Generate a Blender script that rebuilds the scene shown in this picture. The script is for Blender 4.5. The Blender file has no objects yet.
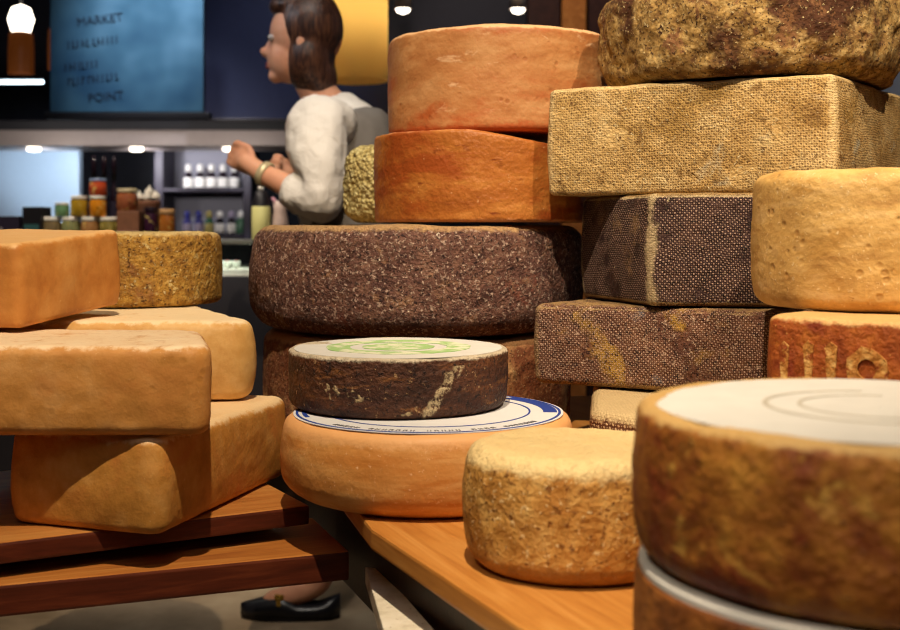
import bpy, bmesh, math, random
from mathutils import Vector, Matrix, Euler, noise
PI = math.pi
random.seed(7)
C = bpy.context.scene.collection
CZ = 1.01            # eye height of the camera; heights below are given relative to it
F = 1200.0
def at(px, py, Y): return Vector(((px-450)/F*Y, Y, CZ+(228-py)/F*Y))
def S(px, Y): return px*Y/F          # a length in pixels at distance Y

# ------------------------------------------------------------------ materials
def lin(h):
    h = h.lstrip('#'); o = []
    for i in (0, 2, 4):
        c = int(h[i:i+2], 16)/255; o.append(c/12.92 if c <= .04045 else ((c+.055)/1.055)**2.4)
    return (*o, 1)
class NT:
    def __init__(s, name):
        s.m = bpy.data.materials.new(name); s.m.use_nodes = True; s.t = s.m.node_tree; s.t.nodes.clear()
        s.out = s.n('OutputMaterial'); s.b = s.n('BsdfPrincipled'); s.l(s.b.outputs[0], s.out.inputs[0])
    def n(s, ty, **k):
        nd = s.t.nodes.new('ShaderNode'+ty)
        for a, v in k.items(): setattr(nd, a, v)
        return nd
    def l(s, a, b): s.t.links.new(a, b)
    def inp(s, sock, v):
        if isinstance(v, (int, float, tuple, list, Vector)): sock.default_value = v
        else: s.l(v, sock)
    def math(s, op, a, b=0.0, clamp=False):
        nd = s.n('Math', operation=op, use_clamp=clamp); s.inp(nd.inputs[0], a); s.inp(nd.inputs[1], b); return nd.outputs[0]
    def mix(s, f, a, b, bt='MIX'):
        nd = s.n('Mix', data_type='RGBA', blend_type=bt); s.inp(nd.inputs[0], f); s.inp(nd.inputs[6], a); s.inp(nd.inputs[7], b); return nd.outputs[2]
    def coord(s, which='Object', scale=(1,1,1), loc=(0,0,0)):
        tc = s.n('TexCoord'); mp = s.n('Mapping'); s.l(tc.outputs[which], mp.inputs[0])
        mp.inputs[3].default_value = scale; mp.inputs[1].default_value = loc; return mp.outputs[0]
    def noise(s, v, sc, det=6, rough=.6, dist=0):
        nd = s.n('TexNoise'); s.l(v, nd.inputs['Vector']); nd.inputs['Scale'].default_value = sc
        nd.inputs['Detail'].default_value = det; nd.inputs['Roughness'].default_value = rough; nd.inputs['Distortion'].default_value = dist
        return nd.outputs[0]
    def vor(s, v, sc, feat='F1', out=0):
        nd = s.n('TexVoronoi', feature=feat); s.l(v, nd.inputs['Vector']); nd.inputs['Scale'].default_value = sc; return nd.outputs[out]
    def ss(s, x, a, b):
        nd = s.n('MapRange', interpolation_type='SMOOTHSTEP'); s.inp(nd.inputs[0], x); nd.inputs[1].default_value = a; nd.inputs[2].default_value = b; return nd.outputs[0]
    def ramp(s, x, *cs):
        nd = s.n('ValToRGB'); s.inp(nd.inputs[0], x); e = nd.color_ramp.elements
        while len(e) < len(cs): e.new(.5)
        for i, (p, c) in enumerate(cs): e[i].position = p; e[i].color = lin(c)
        return nd.outputs[0]
    def bump(s, h, st, dist=.004):
        nd = s.n('Bump'); s.inp(nd.inputs['Height'], h); nd.inputs['Strength'].default_value = st; nd.inputs['Distance'].default_value = dist
        s.l(nd.outputs[0], s.b.inputs['Normal'])
    def fin(s, col, rough=.6, spec=.4):
        s.inp(s.b.inputs['Base Color'], col); s.inp(s.b.inputs['Roughness'], rough); s.b.inputs['Specular IOR Level'].default_value = spec; return s.m

def plain(name, c, rough=.5, metal=0, var=.12, emit=None, es=0, trans=0, alpha=1, bump=0):
    t = NT(name); v = t.coord(); nz = t.noise(v, 35, 4)
    col = t.mix(t.math('MULTIPLY', nz, var*2), lin(c), (0, 0, 0, 1))
    t.b.inputs['Metallic'].default_value = metal
    if trans: t.b.inputs['Transmission Weight'].default_value = trans; t.b.inputs['IOR'].default_value = 1.2
    if emit: t.b.inputs['Emission Color'].default_value = lin(emit); t.b.inputs['Emission Strength'].default_value = es
    t.b.inputs['Alpha'].default_value = alpha
    if bump: t.bump(nz, bump)
    return t.fin(col, rough)

def rindmat(name, cols, sc=25, patch=(), speck=(), net=None, rim=None, foot=None, bump=.35, bsc=140, rough=.62, stretch=(1,1,1), pits=0, lumps=0, sss=0, edge=None, streak=None):
    """cols: dark, middle, light of the rind.  patch / speck: (colour, scale, lo, hi) blotches and fine flecks.
       net: (pitch, colour of the cord dots, strength, patchiness).  rim / foot: (colour, z, width) tone of top / base, some of it painted light."""
    t = NT(name); sd = random.random()*20
    v = t.coord('Object', stretch, (sd, sd*.7, sd*.3)); vi = t.coord('Object', (1,1,1), (sd, 3, 1))
    n1 = t.noise(v, sc, 8, .65)
    col = t.ramp(n1, (.3, cols[0]), (.5, cols[1]), (.7, cols[2]))
    for i, (c, s_, lo, hi) in enumerate(patch):
        m = t.ss(t.noise(t.coord('Object', stretch, (sd+5*i, 2, 9)), s_, 7, .62, .4), lo, hi); col = t.mix(m, col, lin(c))
    h = t.noise(vi, bsc, 5, .6)
    h2 = t.noise(vi, bsc*.25, 3); hh = t.math('ADD', h, t.math('MULTIPLY', h2, 1.2))
    for i, (c, s_, lo, hi) in enumerate(speck):
        m = t.ss(t.noise(t.coord('Object', (1,1,1), (sd, 5*i, 4)), s_, 3, .7), lo, hi); col = t.mix(m, col, lin(c)); hh = t.math('ADD', hh, t.math('MULTIPLY', m, .3))
    if net:
        p, c, st, pa = net[:4]
        tc = t.n('TexCoord'); sp = t.n('SeparateXYZ'); t.l(tc.outputs['UV'], sp.inputs[0])
        wob = t.math('MULTIPLY', t.noise(vi, 22, 2), .012)
        k = 2*PI/(p*1.414)
        u, w = t.math('ADD', sp.outputs[0], wob), t.math('ADD', sp.outputs[1], wob)
        a = t.math('SINE', t.math('MULTIPLY', t.math('ADD', u, w), k)); b_ = t.math('SINE', t.math('MULTIPLY', t.math('SUBTRACT', u, w), k))
        q = t.math('ADD', t.math('MULTIPLY', a, b_), t.math('MULTIPLY', a, .5))
        q = t.ss(q, .0, .7)
        msk = t.ss(t.noise(vi, 16, 5, .6), .5-pa, .5)
        q = t.math('MULTIPLY', q, msk)
        col = t.mix(t.math('MULTIPLY', q, st), col, lin(c)); hh = t.math('ADD', hh, t.math('MULTIPLY', q, .9))
    if pits:
        d = t.vor(vi, 55); m = t.ss(d, .32, .12); mm = t.math('MULTIPLY', m, t.ss(t.noise(vi, 14, 3), .5, .62))
        hh = t.math('SUBTRACT', hh, t.math('MULTIPLY', mm, 2.5*pits)); col = t.mix(t.math('MULTIPLY', mm, .6), col, lin(cols[0]))
    if lumps:
        d = t.vor(t.coord('Object', (1,1,1), (1,2,sd)), lumps); hh = t.math('SUBTRACT', hh, t.math('MULTIPLY', d, 2.2))
        col = t.mix(t.math('MULTIPLY', t.ss(d, .35, .75), .75), col, lin(cols[0]))
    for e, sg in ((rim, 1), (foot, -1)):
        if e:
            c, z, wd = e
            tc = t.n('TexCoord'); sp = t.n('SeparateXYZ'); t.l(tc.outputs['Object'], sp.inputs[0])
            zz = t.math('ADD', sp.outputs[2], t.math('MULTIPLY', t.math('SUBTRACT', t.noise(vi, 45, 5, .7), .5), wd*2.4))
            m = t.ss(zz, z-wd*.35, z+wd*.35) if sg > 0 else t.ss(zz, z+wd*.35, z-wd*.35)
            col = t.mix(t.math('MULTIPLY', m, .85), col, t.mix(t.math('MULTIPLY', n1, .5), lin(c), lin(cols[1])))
    if streak:     # one pale scraped streak across the front, x = a + b z
        a_, b_, wd, c = streak; tc = t.n('TexCoord'); sp = t.n('SeparateXYZ'); t.l(tc.outputs['Object'], sp.inputs[0])
        nz = t.math('MULTIPLY', t.math('SUBTRACT', t.noise(vi, 60, 6, .75), .5), .035)
        dd = t.math('ABSOLUTE', t.math('SUBTRACT', t.math('SUBTRACT', sp.outputs[0], t.math('MULTIPLY', sp.outputs[2], b_)), t.math('ADD', nz, a_)))
        m = t.math('MULTIPLY', t.ss(dd, wd, wd*.35), t.math('LESS_THAN', sp.outputs[1], 0)); m = t.math('MULTIPLY', m, t.math('LESS_THAN', sp.outputs[2], .07)); m = t.math('MULTIPLY', m, t.ss(t.noise(vi, 130, 4), .38, .52))
        col = t.mix(t.math('MULTIPLY', m, .8), col, lin(c))
    if edge:       # cloth and mould rubbed away along the edges
        g_ = t.n('Attribute', attribute_name='edge'); pt = t.math('ADD', g_.outputs['Fac'], t.math('MULTIPLY', t.math('SUBTRACT', t.noise(vi, 30, 5, .7), .5), edge[3]))
        col = t.mix(t.math('MULTIPLY', t.ss(pt, edge[1], edge[2]), .7), col, lin(edge[0]))
    t.bump(hh, bump, .006)
    if sss: t.b.inputs['Subsurface Weight'].default_value = sss; t.b.inputs['Subsurface Radius'].default_value = (.012, .006, .003); t.b.inputs['Subsurface Scale'].default_value = .5
    return t.fin(col, rough, .3)

def woodmat(name, cols, ang=0, gs=14, rough=.42):
    t = NT(name); tc = t.n('TexCoord'); mp = t.n('Mapping', vector_type='TEXTURE'); t.l(tc.outputs['Object'], mp.inputs[0]); mp.inputs[2].default_value = (0, 0, ang)
    m2 = t.n('Mapping'); t.l(mp.outputs[0], m2.inputs[0]); m2.inputs[3].default_value = (1.2, gs, gs)
    n1 = t.noise(m2.outputs[0], 2.2, 9, .62, 1.2); m3 = t.n('Mapping'); t.l(mp.outputs[0], m3.inputs[0]); m3.inputs[3].default_value = (6, 160, 160)
    n2 = t.noise(m3.outputs[0], 1.5, 4); x = t.math('ADD', t.math('MULTIPLY', n1, .75), t.math('MULTIPLY', n2, .25))
    col = t.ramp(x, (.32, cols[0]), (.5, cols[1]), (.66, cols[2])); t.bump(x, .18, .003)
    return t.fin(col, rough, .4)

# ------------------------------------------------------------------ mesh helpers
def link(name, me, mat, parent=None, loc=None, smooth=True):
    o = bpy.data.objects.new(name, me); C.objects.link(o)
    if mat: 
        for m in (mat if isinstance(mat, (list, tuple)) else [mat]): me.materials.append(m)
    if smooth:
        for p in me.polygons: p.use_smooth = True
    if loc is not None: o.location = loc
    if parent: o.parent = parent
    return o
def fromb(name, bm, mat, parent=None, loc=None, smooth=True):
    me = bpy.data.meshes.new(name); bmesh.ops.recalc_face_normals(bm, faces=bm.faces); bm.to_mesh(me); bm.free()
    return link(name, me, mat, parent, loc, smooth)
def tag(o, label, cat, group=None, kind=None):
    if label: o['label'] = label
    if cat: o['category'] = cat
    if group: o['group'] = group
    if kind: o['kind'] = kind
    return o
def thing(name, label, cat, loc, group=None, rz=0):
    o = bpy.data.objects.new(name, None); C.objects.link(o); o.location = loc; o.rotation_euler = (0, 0, rz); o.empty_display_size = .05
    return tag(o, label, cat, group)
def struct(o): o['kind'] = 'structure'; return o

def circle(r, n=200, wob=0, seed=0):
    P = []
    for i in range(n):
        a = 2*PI*i/n; rr = r*(1+wob*noise.noise(Vector((math.cos(a)*1.3+seed, math.sin(a)*1.3, seed))))
        P.append((rr*math.cos(a), rr*math.sin(a)))
    return P
def roundpoly(poly, cr, step=.006):
    P = []; n = len(poly)
    for i in range(n):
        p0, p1, p2 = Vector(poly[i-1]), Vector(poly[i]), Vector(poly[(i+1) % n])
        d0, d1 = (p0-p1).normalized(), (p2-p1).normalized(); an = d0.angle(d1); tl = cr/math.tan(an/2)
        a, b = p1+d0*tl, p1+d1*tl; c = p1+(d0+d1).normalized()*(cr/math.sin(an/2))
        va, vb = a-c, b-c; th = math.atan2(va.x*vb.y-va.y*vb.x, va.dot(vb)); k = max(4, int(abs(th)*cr/step*1.5))
        for j in range(k+1):
            q = th*j/k; P.append((c.x+va.x*math.cos(q)-va.y*math.sin(q), c.y+va.x*math.sin(q)+va.y*math.cos(q)))
        nx = Vector(poly[(i+1) % n]); p3 = Vector(poly[(i+2) % n]); e0, e1 = (p1-nx).normalized(), (p3-nx).normalized()
        st = nx+e0*(cr/math.tan(e0.angle(e1)/2)); L = (st-b).length; k = int(L/step)
        for j in range(1, k): P.append(tuple(b+(st-b)*j/k))
    return P
def rind(name, outline, h, mat, loc, fil=.014, filb=None, bulge=.004, taper=0, amp=.002, freq=14, amp2=.0006, seed=0, parent=None, warp=None, rows=18, sink=0):
    """a cheese: an outline (circle or rounded block) swept up a bulging side with rounded edges, slightly uneven all over"""
    filb = filb or fil; n = len(outline); prof = []
    for j in range(7):
        a = PI/2*j/6; prof.append((filb*(1-math.sin(a)), filb*(1-math.cos(a)), -math.cos(a)))
    for j in range(1, rows): t = j/rows; prof.append((0, filb+(h-fil-filb)*t, 0))
    for j in range(7):
        a = PI/2*j/6; prof.append((fil*(1-math.cos(a)), h-fil*(1-math.sin(a)), math.sin(a)))
    area = sum(outline[i-1][0]*outline[i][1]-outline[i][0]*outline[i-1][1] for i in range(n)); sg = 1 if area > 0 else -1
    nr = []
    for i in range(n):
        d = Vector(outline[(i+1) % n])-Vector(outline[i-1]); nr.append(Vector((d.y, -d.x)).normalized()*sg)
    cum = [0]
    for i in range(n): cum.append(cum[-1]+(Vector(outline[(i+1) % n])-Vector(outline[i])).length)
    bm = bmesh.new(); uv = bm.loops.layers.uv.new('UVMap'); el = bm.verts.layers.float.new('edge'); R = []
    cn = []
    for i in range(n):
        turn = max(nr[(i-k) % n].angle(nr[(i+k) % n]) for k in (2, 4)); cn.append(min(1, turn/.5) if n != 220 else 0)
    cn = [(sum(cn[(i+k) % n] for k in range(-4, 5))/9)**2 for i in range(n)]; vl = []; pv = 0; pp = None
    so = Vector((seed*3.1, seed*1.7, seed*.9))
    def disp(p, nd, k=1):
        q = p*freq+so; a = noise.fractal(q, 1.0, 2.0, 3)*amp+noise.noise(p*freq*6+so)*amp2
        p = p+nd*a*k
        if p.z < 0: p.z = 0
        return p
    for ins, z, sz in prof:
        t = z/h; out = bulge*(1-(2*t-1)**2)-taper*t; row = []
        if pp: pv += math.hypot(ins-pp[0], z-pp[1])
        pp = (ins, z); vl.append(pv)
        for i in range(n):
            x, y = outline[i]; p = Vector((x, y, z)); d = nr[i]; p.x += d.x*(out-ins); p.y += d.y*(out-ins)
            c = math.sqrt(max(0, 1-sz*sz)); row.append(disp(p, Vector((d.x*c, d.y*c, max(sz, 0)))))
        R.append(row)
    def cap(row, top):
        c = sum(row, Vector())/n; out = []
        for f in (.9, .75, .58, .4, .22):
            rr = []
            for q in row:
                p = c+(q-c)*f; p.z = h-sink if top else 0
                rr.append(disp(p, Vector((0, 0, 1)), .7) if top else p)
            out.append(rr)
        return c, out
    ct, capt = cap(R[-1], True); cb, capb = cap(R[0], False)
    def mk(row): return [bm.verts.new(warp(p) if warp else p) for p in row]
    V = [mk(r) for r in R]
    for (ins, z, sz), row in zip(prof, V):
        for i, q in enumerate(row): q[el] = max(cn[i], math.sin(PI*abs(sz))**2 if abs(sz) > .05 else 0)
    def quad(a, b, i, f=None):
        j = (i+1) % n; return bm.faces.new((a[i], a[j], b[j], b[i]))
    for k in range(len(V)-1):
        for i in range(n):
            f = quad(V[k], V[k+1], i)
            for lp, (u, w) in zip(f.loops, ((cum[i], vl[k]), (cum[i+1], vl[k]), (cum[i+1], vl[k+1]), (cum[i], vl[k+1]))): lp[uv].uv = (u, w)
    for base, rings, c, top in ((V[-1], capt, ct, 1), (V[0], capb, cb, 0)):
        prev = base
        for r in rings:
            cur = mk(r)
            for i in range(n):
                f = quad(prev, cur, i)
                for lp in f.loops: lp[uv].uv = (lp.vert.co.x, lp.vert.co.y)
            prev = cur
        cc = Vector((c.x, c.y, h-sink if top else 0)); cv = bm.verts.new(warp(cc) if warp else cc)
        for i in range(n):
            f = bm.faces.new((prev[i], prev[(i+1) % n], cv))
            for lp in f.loops: lp[uv].uv = (lp.vert.co.x, lp.vert.co.y)
    return fromb(name, bm, mat, parent, loc)
def wheel(name, x, y, z, r, h, mat, rz=0, wob=.01, **k):
    o = rind(name, circle(r, 220, wob, k.get('seed', 0)), h, mat, (x, y, CZ+z), **k); o.rotation_euler.z = rz; return o
def block(name, poly, z, h, mat, cr=.02, **k):
    cx = sum(p[0] for p in poly)/len(poly); cy = sum(p[1] for p in poly)/len(poly)
    return rind(name, roundpoly([(p[0]-cx, p[1]-cy) for p in poly], cr), h, mat, (cx, cy, CZ+z), **k)
def prism(bm, poly, z0, z1, bev=0):
    a = [bm.verts.new((p[0], p[1], z0)) for p in poly]; b = [bm.verts.new((p[0], p[1], z1)) for p in poly]; n = len(poly)
    fs = [bm.faces.new(a[::-1]), bm.faces.new(b)]+[bm.faces.new((a[i], a[(i+1) % n], b[(i+1) % n], b[i])) for i in range(n)]
    bmesh.ops.recalc_face_normals(bm, faces=fs)
    if bev: bmesh.ops.bevel(bm, geom=list({e for f in fs for e in f.edges}), offset=bev, segments=2, affect='EDGES', profile=.6)
def box(bm, lo, hi, bev=0):
    prism(bm, [(lo[0], lo[1]), (hi[0], lo[1]), (hi[0], hi[1]), (lo[0], hi[1])], lo[2], hi[2], bev)
def boxo(name, lo, hi, mat, parent=None, bev=.003, loc=(0,0,0)):
    bm = bmesh.new(); box(bm, lo, hi, bev); return fromb(name, bm, mat, parent, loc, False)
def lathe(bm, prof, seg=32, c=(0,0,0)):
    rings = []
    for r, z in prof:
        if r < 1e-5: rings.append([bm.verts.new((c[0], c[1], c[2]+z))])
        else: rings.append([bm.verts.new((c[0]+r*math.cos(2*PI*i/seg), c[1]+r*math.sin(2*PI*i/seg), c[2]+z)) for i in range(seg)])
    for a, b in zip(rings, rings[1:]):
        for i in range(seg):
            j = (i+1) % seg
            if len(a) == 1 and len(b) == 1: continue
            if len(a) == 1: bm.faces.new((a[0], b[j], b[i]))
            elif len(b) == 1: bm.faces.new((a[i], a[j], b[0]))
            else: bm.faces.new((a[i], a[j], b[j], b[i]))
def latheo(name, prof, mat, parent=None, loc=(0,0,0), seg=32, smooth=True):
    bm = bmesh.new(); lathe(bm, prof, seg); return fromb(name, bm, mat, parent, loc, smooth)
def ellipsoid(bm, c, r, seg=24, rot=None):
    M = Matrix.Translation(Vector(c))
    if rot: M = M @ Euler(rot).to_matrix().to_4x4()
    M = M @ Matrix.Diagonal((*r, 1)); bmesh.ops.create_uvsphere(bm, u_segments=seg, v_segments=seg//2+2, radius=1, matrix=M)
def evalmesh(me, mods):
    o = bpy.data.objects.new('build', me); C.objects.link(o)
    for ty, kw in mods:
        m = o.modifiers.new(ty, ty)
        for a, v in kw.items(): setattr(m, a, v)
    bpy.context.view_layer.update()
    dg = bpy.context.evaluated_depsgraph_get(); r = bpy.data.meshes.new_from_object(o.evaluated_get(dg))
    bpy.data.objects.remove(o); return r
def skin(chains, sub=2):
    """chains of (point, radius); points that coincide are shared"""
    me = bpy.data.meshes.new('skel'); V = []; Rr = []; E = []
    def idx(p, r):
        for i, q in enumerate(V):
            if (Vector(p)-q).length < 1e-5: return i
        V.append(Vector(p)); Rr.append(r); return len(V)-1
    for ch in chains:
        ids = [idx(p, r) for p, r in ch]; E += list(zip(ids, ids[1:]))
    me.from_pydata(V, E, []); o = bpy.data.objects.new('build', me); C.objects.link(o)
    o.modifiers.new('s', 'SKIN'); sk = me.skin_vertices[0].data
    for i, r in enumerate(Rr): sk[i].radius = (r, r) if not isinstance(r, tuple) else r
    sk[0].use_root = True
    m = o.modifiers.new('u', 'SUBSURF'); m.levels = sub; m.render_levels = sub
    bpy.context.view_layer.update(); dg = bpy.context.evaluated_depsgraph_get()
    r = bpy.data.meshes.new_from_object(o.evaluated_get(dg)); bpy.data.objects.remove(o); return r
def fuse(meshes, bm, vox=.006, smooth=6):
    for m in meshes: bm.from_mesh(m)
    me = bpy.data.meshes.new('fuse'); bm.to_mesh(me); bm.free()
    r = evalmesh(me, [('REMESH', dict(mode='VOXEL', voxel_size=vox)), ('SMOOTH', dict(factor=.5, iterations=smooth))])
    b = bmesh.new(); b.from_mesh(r); left = set(b.verts); best = set()        # keep the one outer surface
    while left:
        st = [left.pop()]; isl = {st[0]}
        while st:
            for e in st.pop().link_edges:
                for w in e.verts:
                    if w in left: left.discard(w); isl.add(w); st.append(w)
        if len(isl) > len(best): best = isl
    bmesh.ops.delete(b, geom=[v for v in b.verts if v not in best], context='VERTS'); b.to_mesh(r); b.free(); return r
def textmesh(txt, size):
    cu = bpy.data.curves.new('t', 'FONT'); cu.body = txt; cu.size = size; cu.align_x = 'CENTER'; cu.align_y = 'CENTER'; cu.extrude = .0006
    o = bpy.data.objects.new('build', cu); C.objects.link(o); bpy.context.view_layer.update()
    r = bpy.data.meshes.new_from_object(o.evaluated_get(bpy.context.evaluated_depsgraph_get())); bpy.data.objects.remove(o); return r
def ring(bm, r0, r1, z, a0=0, a1=2*PI, seg=160, th=.0005, wob=0):
    cl = abs(a1-a0-2*PI) < 1e-6; n = seg if cl else seg+1; rows = []
    for i in range(n):
        a = a0+(a1-a0)*i/seg; w = 1+wob*noise.noise(Vector((math.cos(a)*3, math.sin(a)*3, 5)))
        rows.append([bm.verts.new((r*w*math.cos(a), r*w*math.sin(a), q)) for r, q in ((r0, z), (r1, z), (r1, z+th), (r0, z+th))])
    for i in range(seg):
        a, b = rows[i], rows[(i+1) % n]
        for k in range(4): bm.faces.new((a[k], a[(k+1) % 4], b[(k+1) % 4], b[k]))
    if not cl: bm.faces.new(rows[0]); bm.faces.new(rows[-1][::-1])

# ------------------------------------------------------------------ the cheeses: rinds
LM = {}
exec_parts = None
M_A = rindmat('washed_ochre', ('#a8722e', '#c48a40', '#d29e58'), 22, [('#c07c3a', 9, .52, .68)], [('#e0b878', 170, .66, .8)], bump=.12, bsc=170, rough=.55, rim=('#f4dfb4', .116, .010))
M_B = rindmat('ochre_slab', ('#b07836', '#c68c48', '#d29e60'), 20, [('#c08040', 7, .5, .7)], [('#e0bc84', 170, .66, .8)], bump=.12, bsc=190, rough=.55, pits=.4, rim=('#fbeccc', .109, .009))  # rim paints the top of these slabs paler, as lit from above
M_C = rindmat('pale_ochre', ('#c08c48', '#d8ac68', '#e4bf84'), 18, [('#cc9850', 8, .5, .7)], [('#e8cc9a', 170, .66, .8)], bump=.12, rough=.55, rim=('#f8e8c4', .116, .009))
M_D = rindmat('amber_slab', ('#b87434', '#cc8c46', '#d8a05c'), 16, [('#c08040', 6, .48, .68)], [('#e0b070', 170, .66, .8)], bump=.10, rough=.55, rim=('#e6bf84', .116, .008))
m_dummy = None
M_E = rindmat('mottled_gold', ('#7a5426', '#b08438', '#d0aa58'), 60, [('#8a5c34', 16, .54, .7), ('#d2b878', 60, .58, .68)], [('#5c3c1e', 130, .58, .66), ('#e4d09c', 110, .62, .68)], bump=.9, rough=.75, rim=('#dcc890', .125, .010))
M_G = rindmat('dark_mite_rind', ('#452a28', '#66453c', '#866252'), 40, [('#7a4030', 14, .58, .7), ('#8c6850', 26, .56, .66)], [('#bca090', 150, .53, .64), ('#2c181a', 170, .55, .66), ('#f0e0cc', 80, .68, .72)], bump=1.0, bsc=200, rough=.8, rim=('#d8b078', .178, .012))
M_G0 = rindmat('russet_rough', ('#54291a', '#7c4a2e', '#9a6c46'), 40, [('#b08a5c', 12, .5, .66)], [('#3c2018', 200, .58, .68), ('#c8a878', 210, .6, .7)], bump=.6, rough=.8, rim=('#c09060', .166, .012))
M_K = rindmat('smooth_orange', ('#bc7836', '#d0924e', '#dcaa6a'), 14, [('#c88440', 30, .5, .68)], [('#e6b888', 170, .6, .74)], bump=.14, bsc=120, rough=.5, stretch=(.5, .5, 3), rim=('#e6b078', .092, .012))
M_L = rindmat('dark_bark', streak=(.041, .65, .010, '#d0bc94'), cols=('#2e1a14', '#4e2e20', '#74482c'), sc=16, patch=[('#8a5a30', 20, .56, .7), ('#3c2018', 8, .5, .62)], speck=[('#b89468', 90, .62, .72), ('#241410', 120, .56, .68), ('#cbb488', 24, .64, .69)], bump=.9, bsc=130, rough=.6, stretch=(.7, .7, 2.6), rim=('#f0e4c8', .0775, .006))
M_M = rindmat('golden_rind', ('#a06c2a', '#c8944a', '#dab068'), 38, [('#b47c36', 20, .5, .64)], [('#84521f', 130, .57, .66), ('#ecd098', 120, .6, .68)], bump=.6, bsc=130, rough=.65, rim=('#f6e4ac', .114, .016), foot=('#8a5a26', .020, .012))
M_N = rindmat('brown_gold_rind', ('#662e10', '#9c6224', '#c28a38'), 26, [('#702e14', 12, .47, .62), ('#c89c48', 22, .58, .7)], [('#50280f', 150, .6, .7)], bump=.55, bsc=110, rough=.6, rim=('#d8b878', .115, .007))
M_N0 = rindmat('red_brown_rind', ('#5c3016', '#8a5222', '#a86c30'), 26, [('#9a6a30', 18, .55, .68)], [('#4a240f', 150, .6, .7)], bump=.5, rough=.6)
M_P = rindmat('netted_umber', edge=('#c0a070', .75, 1.05, 1.6), cols= ('#4c2c24', '#6a4434', '#8a6046'), sc=22, patch=[('#b8903e', 9, .54, .64), ('#84848c', 10, .6, .7)], speck=[('#321a1a', 140, .55, .64), ('#c8a890', 150, .58, .66)], net=(.0048, '#cca890', .9, .12), bump=.9, rough=.75, rim=('#c8a468', .127, .008), foot=('#b08c58', .004, .006))
M_Q = rindmat('rust_rind', ('#6a2c14', '#9a4e1c', '#b8702c'), 18, [('#7a3018', 10, .5, .64)], [('#c89448', 120, .64, .74)], bump=.5, rough=.6, rim=('#e0bc7c', .140, .008))
M_R = rindmat('netted_dark_cream', ('#4a2a1e', '#6e4630', '#8c6444'), 24, [], [], net=(.0074, '#e2c498', .9, .4), bump=.6, rough=.75, rim=('#e4cc98', .102, .012))
M_S = rindmat('netted_black', edge=('#d2bc90', .62, .95, 1.5), cols= ('#261614', '#3a2424', '#543a32'), sc=22, patch=[('#8c6c44', 10, .6, .7)], speck=[('#d8c8a0', 30, .68, .71), ('#1c1010', 140, .55, .64)], net=(.0050, '#bc9c88', .9, .14), bump=.9, rough=.75, rim=('#c8a468', .168, .008), foot=('#8c6840', .004, .006))
M_T = rindmat('pale_yellow_rind', ('#b08448', '#d2a964', '#dfbc80'), 24, [('#c09450', 14, .52, .68)], [('#a87838', 60, .68, .74), ('#e6cc98', 170, .6, .72)], bump=.32, bsc=90, rough=.6, pits=.6, stretch=(.6, .6, 2))
M_U = rindmat('netted_straw', edge=('#e8d09c', .72, 1.1, 1.6), cols= ('#b08c50', '#ceac70', '#dec48e'), sc=20, patch=[('#a88648', 10, .5, .68), ('#c8c0a4', 14, .6, .72), ('#8c6c3c', 34, .56, .68)], speck=[('#6c4c28', 170, .58, .7), ('#e4d4a8', 150, .6, .7)], net=(.0056, '#6a4a28', .7, .16), bump=.75, rough=.75, rim=('#e0c48c', .170, .008))
M_V = rindmat('mouldy_crust', ('#5a3a20', '#a08048', '#ccb078'), 50, [('#4e2e1a', 5, .49, .58), ('#7a5434', 30, .55, .64)], [('#44281a', 170, .55, .66), ('#dcc894', 160, .6, .7)], bump=1.0, bsc=90, rough=.85)
M_W1 = rindmat('blush_orange', ('#96582e', '#b07a4a', '#c29464'), 14, [('#aa5c30', 8, .5, .66), ('#d0a880', 30, .6, .72)], [('#a85028', 160, .66, .74)], bump=.22, bsc=110, rough=.5, stretch=(.6, .6, 1.6), rim=('#f4c898', .178, .005), foot=('#b04c24', .012, .02), pits=.4)  # rim paints the lit line along the top edge; foot is redder
M_W2 = rindmat('burnt_orange', ('#8a4a1a', '#a8652a', '#bc7e3c'), 16, [('#94481c', 8, .5, .64), ('#7a3c18', 40, .58, .72)], [('#e0b080', 70, .68, .74)], bump=.4, bsc=100, rough=.45, stretch=(.6, .6, 1.8), foot=('#c88c60', .004, .006), rim=('#e0a070', .155, .006))
M_Y = rindmat('crumbly_cream', ('#a89458', '#d2c488', '#e4dca8'), 60, [('#b8a468', 40, .55, .66)], [('#8c7440', 180, .62, .7)], bump=.8, bsc=90, rough=.8, lumps=110)
CH = 'cheese'
# left pile
o = block('cheese_block', [(-.362, 1.492), (-.254, 1.868), (-.461, 1.935), (-.576, 1.566)], -.385, .123, M_A, cr=.022, fil=.012, bulge=.006, seed=1)
tag(o, 'large ochre cheese block on the left plank, lowest of the left pile, corner forward', CH)
o = block('cheese_block', [(-.298, 1.492), (-.362, 1.752), (-.86, 1.76), (-.86, 1.492)], -.2595, .112, M_B, cr=.024, fil=.013, bulge=.004, seed=2)
tag(o, 'long smooth tan cheese slab across the left pile, front face square to viewer', CH)
o = block('cheese_block', [(-.288, 1.80), (-.43, 2.10), (-.50, 2.33), (-.78, 2.33), (-.78, 1.80)], -.2595, .120, M_C, cr=.03, fil=.014, bulge=.010, seed=3)
tag(o, 'pale ochre rounded cheese half hidden behind the long tan slab', CH)
o = block('cheese_block', [(-.600, 1.675), (-.527, 1.93), (-.768, 2.0), (-.841, 1.74)], -.1315, .120, M_D, cr=.012, fil=.009, bulge=.003, seed=4)
o.rotation_euler = (Matrix.Rotation(math.radians(4.2), 3, Vector((.965, -.26, 0)))).to_euler()
tag(o, 'smooth amber cheese block on top of the left pile at the left photo edge', CH)
o = wheel('round_cheese', -.574, 2.205, -.137, .15, .130, M_E, fil=.012, bulge=.004, seed=5, amp=.003)
tag(o, 'small mottled golden brown wheel behind the amber block, on top of left pile', CH)
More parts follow.
